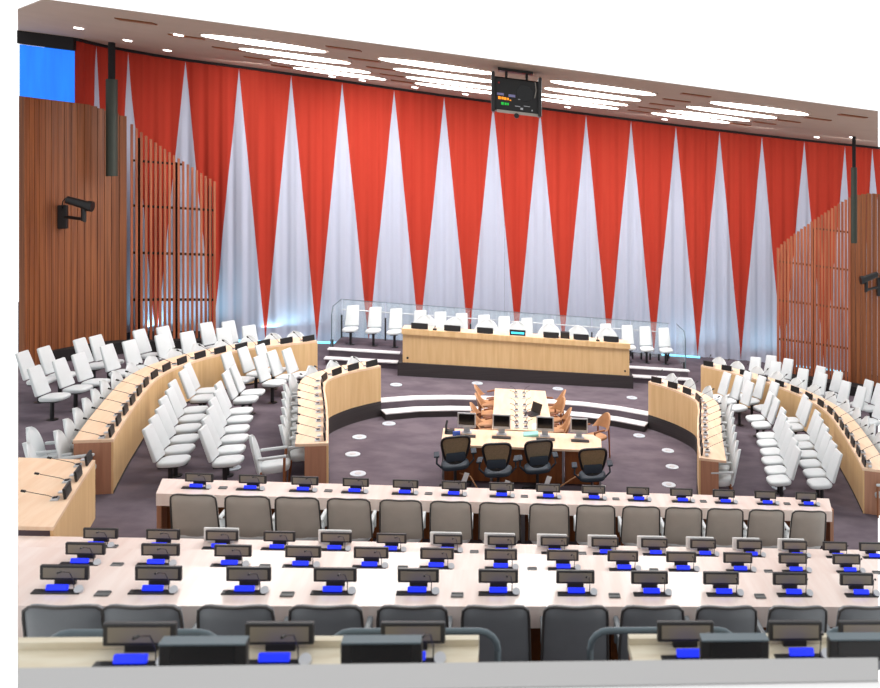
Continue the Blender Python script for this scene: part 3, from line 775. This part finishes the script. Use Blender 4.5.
for i, x in enumerate(dx):
    if i != 3: ND.put(x, 21.85, 1.522+g(x), 0, 'black name display on the presiding desk, %s from the left' % ORD[i], 'name displays on the presiding desk')
    PW.put(x, 22.72, .6+g(x), PI, 'white armchair behind the presiding desk, %s from the left' % ORD[i], 'white armchairs at the presiding desk')
lit = thing('name_display', 'cyan lit name display in the middle of the presiding desk', 'name display', (.19, 21.85, 1.522+g(.19)))
bm = nb(); box(bm, (0,0,.07), (.42,.04,.15), .01, rot=Matrix.Rotation(-.2,3,'X')); obj('housing', rk(bm), 'dark', lit)
bm = nb(); box(bm, (0,-.022,.065), (.34,.006,.05), rot=Matrix.Rotation(-.2,3,'X')); obj('lit_text', rk(bm), 'cyan', lit)
bm = nb(); box(bm, (0,0,.09), (.24,.16,.17), .01); sm = obj('small_monitor', rk(bm), 'bezel'); tag(sm, 'small dark monitor between two name displays right of the cyan one', 'monitor'); sm.location = (1.46, 21.98, 1.501+g(1.46))
for x, w in ((-1.95,'left'), (2.35,'right')):
    bm = nb(); tube(bm, [(0,0,0),(0,.05,.06),(0,.12,.09)], .012); box(bm, (0,0,.02), (.1,.1,.04), .01)
    o = obj('desk_microphone', rk(bm), 'dark'); tag(o, 'small desk microphone near the %s end of the presiding desk' % w, 'microphone'); o.location = (x, 21.9, 1.501+g(x))
# glass balustrade around the platform
gr = thing('glass_balustrade', 'clear glass balustrade with steel posts round the platform behind the dais', 'balustrade', (0, 24.3, .6))
for k in range(8):
    x0 = -4.7+k*1.19; 
    bm = nb(); xbox(bm, x0, x0+1.15, 24.28, 24.30, .62, 1.68); obj('glass_panel', at(rk(bm), gr), 'glass', gr)
for k in range(9):
    x = -4.72+k*1.19
    bm = nb(); xbox(bm, x-.02, x+.02, 24.24, 24.28, .6, 1.25); obj('post', at(rk(bm), gr), 'bezel', gr)
bm = nb(); tube(bm, [(-4.7,24.2,1.42),(4.8,24.2,1.42)], .016); obj('hand_rail', at(rk(bm), gr), 'steel', gr)
bm = nb(); xbox(bm, -4.7, 4.82, 24.275, 24.305, 1.68, 1.69); obj('top_edge', at(rk(bm), gr), 'rail', gr)
for x in (-4.74, 5.04):
    bm = nb()
    s = [(23.0,.62),(24.28,.62),(24.28,1.68),(23.2,1.68),(23.0,1.5)]
    a = [bm.verts.new((x, y, z)) for y, z in s]; b2 = [bm.verts.new((x+.02, y, z)) for y, z in s]
    for i in range(5): bm.faces.new((a[i], a[(i+1)%5], b2[(i+1)%5], b2[i]))
    bm.faces.new(a); bm.faces.new(b2[::-1]); obj('side_glass', at(rk(bm), gr), 'glass', gr)
    bm = nb(); tube(bm, [(x+.01,23.0,.6),(x+.01,23.0,1.5),(x+.01,23.2,1.69),(x+.01,24.28,1.69)], .014); obj('edge_trim', at(rk(bm), gr), 'rail', gr)
    bm = nb(); cyl(bm, (x,23.1,.6), (x,23.1,.8), .04); obj('post', at(rk(bm), gr), 'bezel', gr)
for k in range(6):
    x = 3.35+k*.27
    bm = nb(); cyl(bm, (x,0,0), (x,0,.2), .03); o = obj('floor_socket', rk(bm), 'bezel'); o.location = (0, 23.95, .6); tag(o, 'short dark post on the platform floor right of the dais, %s from the left' % ORD[k], 'post', 'short posts on the platform')

# ------------------------------------------------------------------ pit: table, workstation
ct = thing('centre_table', 'long pale maple table running from the steps to the workstation', 'table', (.22, 18, g(.22)))
bm = nb(); prism(bm, [(-.36,16.5),(.86,16.5),(.82,19.42),(-.36,19.42)], .71, .75); obj('tabletop', at(rk(bm), ct), 'mapletop', ct)
bm = nb(); xbox(bm, .22, .26, 16.6, 19.3, .02, .71); obj('spine_panel', at(rk(bm), ct), 'maple', ct)
for x in (-.3, .74):
    for y in (16.65, 19.25):
        bm = nb(); cyl(bm, (x,y,.0), (x,y,.71), .025); obj('leg', at(rk(bm), ct), 'steel', ct)
ws = thing('workstation_desk', 'wide workstation desk with brown front panels in the pit', 'desk', (.25, 16, g(.25)))
bm = nb(); prism(bm, [(-1.27,15.5),(1.74,15.5),(1.80,16.15),(1.66,16.42),(-1.30,16.42)], .71, .75); obj('desktop', at(rk(bm), ws), 'mapletop', ws)
for x0, x1 in ((-1.22,-.38),(-.32,.98),(1.04,1.70)):
    bm = nb(); xbox(bm, x0, x1, 15.60, 15.64, .05, .70); obj('front_panel', at(rk(bm), ws), 'brown', ws)
for x in (-1.24,-.36,1.0,1.72):
    bm = nb(); xbox(bm, x-.02, x+.02, 15.58, 16.35, .0, .71); obj('leg_panel', at(rk(bm), ws), 'steel', ws)
im = thing('computer', '', 'computer')
bm = nb(); box(bm, (0,0,.25), (.35,.03,.29), .01); obj('frame', rk(bm), 'silver', im)
bm = nb(); box(bm, (0,-.018,.265), (.30,.004,.21)); obj('screen', rk(bm), 'blackglass', im)
bm = nb(); box(bm, (0,.04,.06), (.12,.02,.12), rot=Matrix.Rotation(.2,3,'X')); box(bm, (0,.02,.006), (.2,.18,.012), .004); obj('stand', rk(bm), 'silver', im)
bm = nb(); box(bm, (0,-.22,.012), (.36,.12,.02), .005); obj('keyboard', rk(bm), 'bezel', im)
IM = Proto(im)
for i, (x, w) in enumerate(((-.84,'farthest left, behind the left office chair'), (-.17,'at the foot of the centre table'), (.68,'second from the right'), (1.36,'farthest right'))):
    IM.put(x, 16.2, .75+g(x), 0, 'silver framed computer on the workstation desk, ' + w, 'computers on the workstation')
ph = thing('desk_phone', 'dark desk phone at the left end of the workstation desk', 'telephone', (-1.16, 16.15, .752+g(-1.16)))
bm = nb(); box(bm, (0,0,.03), (.18,.2,.06), .01, top=(1,.6,0,.03)); obj('body', bm, 'dark', ph)
bm = nb(); tube(bm, [(-.06,-.06,.07),(-.065,0,.15),(-.05,.06,.22)], .022, 8); obj('handset', bm, 'bezel', ph)
# bits on the centre table
for k, y in enumerate((16.65,16.95,17.35,17.75,18.15,18.75,19.1)):
    for s in (-1, 1):
        x = .22+s*.09
        t = thing('table_console', 'small console on the centre table, %s from the workstation, %s side' % (ORD[k], 'left' if s < 0 else 'right'), 'desk console', (x, y, .752+g(x)), 0, 'consoles on the centre table')
        bm = nb(); box(bm, (0,0,.015), (.10,.13,.03), .005); obj('console', bm, 'disc', t)
        bm = nb(); box(bm, (0,0,.034), (.06,.08,.01)); obj('keypad', bm, 'dark', t)
        bm = nb(); tube(bm, [(0,.05,.03),(s*.05,.06,.12),(s*.14,.05,.16)], .005, 5); obj('microphone', bm, 'dark', t)
lp = thing('laptop', 'open dark laptop turned sideways on the centre table', 'laptop', (.44, 17.55, .752+g(.44)), -1.0)
bm = nb(); box(bm, (0,0,.01), (.34,.24,.018), .004); obj('keyboard_half', bm, 'bezel', lp)
bm = nb(); box(bm, (0,.14,.11), (.34,.012,.22), rot=Matrix.Rotation(-.3,3,'X')); obj('screen_half', bm, 'dark', lp)
bm = nb(); box(bm, (0,0,.02), (.3,.22,.04), .008); o = obj('cyan_folder', bm, mat('teal_folder', (150,215,205), .6)); tag(o, 'pale teal box on the desk beside the third computer', 'box'); o.location = (.40, 16.22, .752+g(.4))
bm = nb(); box(bm, (0,0,.006), (.22,.3,.012)); box(bm, (.06,.05,.014), (.21,.29,.006), rot=Matrix.Rotation(.3,3,'Z')); o = obj('paper_stack', bm, 'paper'); tag(o, 'loose white papers at the near end of the centre table', 'papers'); o.location = (.55, 16.75, .752+g(.55))
bm = nb(); box(bm, (0,0,.04), (.14,.07,.08), .01); o = obj('blue_box', bm, mat('blue_card', (50,90,190), .6)); tag(o, 'small blue box beside the phone on the workstation desk', 'box'); o.location = (-1.02, 16.02, .752+g(-1.02))

def make_office():
    t = thing('office_chair', '', 'chair')            # faces +Y
    R = Matrix.Rotation(.2, 3, 'X')
    def ringpts(w0, w1, z0, z1):
        pts = []
        for k in range(28):
            a = 2*PI*k/28; cx, sy = math.cos(a), math.sin(a)
            u = math.copysign(abs(cx)**.6, cx); v = math.copysign(abs(sy)**.6, sy)
            w = w0+(w1-w0)*(v+1)/2
            pts.append(R @ Vector((u*w/2, .06*u*u, (z0+z1)/2-.8+v*(z1-z0)/2)) + Vector((0,-.28,.8)))
        return pts
    P = ringpts(.36, .56, .56, 1.08)
    bm = nb(); tube(bm, P+[P[0]], .024, 8); fr_ = obj('back_frame', bm, 'dark', t, True)
    bm = nb(); c = bm.verts.new(sum(P, Vector())/len(P)); vs = [bm.verts.new(p) for p in P]
    for k in range(28): bm.faces.new((c, vs[k], vs[(k+1) % 28]))
    r = bmesh.ops.solidify(bm, geom=list(bm.faces), thickness=.01); obj('back_mesh', bm, 'mesh', fr_, True)
    bm = nb(); box(bm, (0,-.30,.70), (.34,.05,.16), .02); obj('lumbar_pad', bm, 'seatblk', t, True)
    bm = nb(); pad(bm, (0,.0,.46), .50, .46, .09); obj('seat', bm, 'seatblk', t, True)
    for s in (-1, 1):
        bm = nb(); box(bm, (s*.33,-.02,.68), (.10,.26,.035), .015); tube(bm, [(s*.32,-.05,.66),(s*.33,-.1,.55),(s*.24,-.06,.44)], .018); obj('armrest', bm, 'seatblk', t)
    bm = nb(); cyl(bm, (0,0,.1), (0,0,.42), .028, n=12); obj('gas_column', bm, 'bezel', t)
    bm = nb()
    for k in range(5):
        a = k*2*PI/5+.3; cyl(bm, (0,0,.12), (.29*math.cos(a), .29*math.sin(a), .075), .028, .018, 8)
        cyl(bm, (.29*math.cos(a)-.02, .29*math.sin(a), .034), (.29*math.cos(a)+.02, .29*math.sin(a), .034), .032, n=10)
    obj('wheel_base', bm, 'dark', t)
    bm = nb(); box(bm, (.17,-.27,.30), (.09,.006,.17), rot=Matrix.Rotation(.35,3,'Y')); obj('paper_tag', bm, 'paper', t)
    return t
OC = Proto(make_office())
for x, y, a, w in ((-1.0,15.3,.1,'farthest left'), (-.22,15.05,-.08,'second from the left'), (.50,15.28,.05,'second from the right'), (1.50,14.98,-.05,'farthest right')):
    OC.put(x, y, g(x), a, 'black mesh office chair with a hanging paper tag, ' + w, 'office chairs in the pit')
bm = nb(); tube(bm, [(-.92,15.3,.3),(-.72,15.2,.28),(-.60,15.1,.12),(-.58,14.95,.015)], .014, 6); tag(obj('cable', rk(bm), 'tanwood'), 'beige cable hanging beside the left office chair', 'cable')
bm = nb(); tube(bm, [(1.4,15.3,.42),(1.1,15.25,.25),(.85,15.2,.1),(.6,15.2,.03),(.3,15.2,.015)], .013, 6); tag(obj('cable', rk(bm), 'tanwood'), 'beige cable sagging from the right office chair to the floor', 'cable')

def make_bent():
    t = thing('wooden_armchair', '', 'chair')          # faces +Y
    bm = nb(); n = 10; V = {}
    for s in (0, 1):
        for j in range(5):
            v = j/4
            for i in range(n+1):
                a = PI*(1.12+.76*i/n) ; r = .29 - (.03 if s else 0) - .02*(1-v)
                lift = math.sin(PI*i/n)
                V[s,j,i] = bm.verts.new((r*math.cos(a), r*math.sin(a)*1.05-.05*v, .60+.28*v*lift+.02*v))
    for j in range(4):
        for i in range(n):
            bm.faces.new((V[0,j,i], V[0,j,i+1], V[0,j+1,i+1], V[0,j+1,i])); bm.faces.new((V[1,j,i], V[1,j+1,i], V[1,j+1,i+1], V[1,j,i+1]))
    for i in range(n):
        bm.faces.new((V[0,0,i], V[1,0,i], V[1,0,i+1], V[0,0,i+1])); bm.faces.new((V[0,4,i], V[0,4,i+1], V[1,4,i+1], V[1,4,i]))
    obj('backrest', bm, 'tanwood', t, True)
    bm = nb(); pad(bm, (0,0,.44), .48, .46, .07); obj('seat', bm, 'tanwood', t, True)
    for s in (-1, 1):
        bm = nb(); tube(bm, [(s*.27,-.06,.64),(s*.29,.08,.655),(s*.28,.2,.64)], .022, 8); obj('armrest', bm, 'leg', t, True)
        bm = nb(); cyl(bm, (s*.26,.2,.002), (s*.28,.19,.64), .016, .02, 8); obj('leg', bm, 'leg', t)
        bm = nb(); cyl(bm, (s*.22,-.24,.002), (s*.2,-.22,.66), .016, .02, 8); obj('leg', bm, 'leg', t)
    return t
BC = Proto(make_bent())
for i, (y, dx_) in enumerate(((19.15,-.02),(18.45,.03),(17.75,-.05),(17.1,.0))):
    BC.put(-.46+dx_, y, g(-.72), -PI/2, 'tan wooden armchair left of the centre table, %s from the steps' % ORD[i], 'wooden armchairs at the centre table')
    BC.put(.92-dx_, y-.1, g(1.18), PI/2+(.4 if i == 1 else 0), 'tan wooden armchair right of the centre table, %s from the steps' % ORD[i], 'wooden armchairs at the centre table')
BC.put(1.78, 17.2, g(1.78), PI/2+.5, 'tan wooden armchair standing apart behind the farthest right computer', 'wooden armchairs at the centre table')
# round floor plates
bm = nb(); cyl(bm, (0,0,.0), (0,0,.012), .14, n=24); rk(bm); fp = thing('floor_plate', '', 'floor plate')
obj('ring', bm, 'plate', fp)
bm = nb(); cyl(bm, (0,0,.012), (0,0,.016), .06, n=16); rk(bm); obj('cap', bm, 'silver', fp)
FP = Proto(fp)
for x, y, z, w in [(-2.66,18.79,0,'farthest on the left side of the pit'),(-3.12,17.85,0,'second farthest on the left side of the pit'),(-3.07,16.85,0,'second nearest on the left side of the pit'),(-2.8,15.87,0,'nearest on the left side of the pit'),
                   (2.99,18.73,0,'farthest on the right side of the pit'),(3.5,17.79,0,'second farthest on the right side of the pit'),(3.4,16.81,0,'second nearest on the right side of the pit'),(3.13,15.82,0,'nearest on the right side of the pit'),
                   (-2.78,20.84,.3,'left of the presiding desk above the steps'),(-.84,21.38,.3,'before the left half of the presiding desk'),(1.23,21.28,.3,'before the right half of the presiding desk'),(3.13,20.81,.3,'right of the presiding desk above the steps'),
                   (4.75,18.61,.3,'in the aisle beside the right block of chairs'),(-4.75,15.18,.3,'under the left block of chairs'),(5.2,15.1,.3,'under the right block of chairs')]:
    FP.put(x, y, z+.001+g(x), 0, 'round silver floor plate ' + w, 'round floor plates')

# ------------------------------------------------------------------ light
w = bpy.data.worlds.new('world'); SC.world = w; w.use_nodes = True; nt = w.node_tree
bg = nt.nodes['Background']; tc = nt.nodes.new('ShaderNodeTexCoord'); sp = nt.nodes.new('ShaderNodeSeparateXYZ')
nt.links.new(tc.outputs['Generated'], sp.inputs[0])
mr = nt.nodes.new('ShaderNodeMapRange'); mr.inputs['From Min'].default_value = -.15; mr.inputs['From Max'].default_value = .12
mr.inputs['To Min'].default_value = .68; mr.inputs['To Max'].default_value = 1.15
nt.links.new(sp.outputs[1], mr.inputs['Value']); nt.links.new(mr.outputs[0], bg.inputs['Strength'])
bg.inputs['Color'].default_value = (1, 1, 1, 1)
def area(name, loc, tgt, sx_, sy_, e, col=(1,1,1)):
    l = bpy.data.lights.new(name, 'AREA'); l.shape = 'RECTANGLE'; l.size = sx_; l.size_y = sy_; l.energy = e; l.color = col
    o = bpy.data.objects.new(name, l); COL.objects.link(o); o.location = loc
    o.rotation_euler = (Vector(tgt)-Vector(loc)).to_track_quat('-Z', 'Y').to_euler(); return o
for i in range(4):
    xs = [p for k, p in enumerate(lightpos) if k % 4 == i]; x = sum(p[0] for p in xs)/4
    area('cluster_light', (x, 19.8, CZ-.12+g(x)), (x, 19.8, 0), 2.2, 6, 230, (1,.97,.95))
# wall washers by the curtain
for x in (-7, -3.5, 0, 3.5, 7, 10):
    area('curtain_washer', (x, 23.4 if abs(x) < 6 else 22.6, CZ-.1+g(x)), (x, 26, 1.6+g(x)), 1.6, .3, 42, (1,.98,.96))

for x, y, e in ((-8.7, 23.85, 18), (-6.3, 24.6, 7), (5.9, 25.7, 7), (8.6, 25.4, 9)):
    area('cool_uplight', (x, y-.15, .75+g(x)), (x+.1, y+.5, 4+g(x)), 1.8, .12, e, (.45,.85,1))
SC.view_settings.view_transform = 'Standard'; SC.view_settings.look = 'None'; SC.view_settings.gamma = 1
SC.view_settings.use_curve_mapping = False; SC.view_settings.exposure = .15
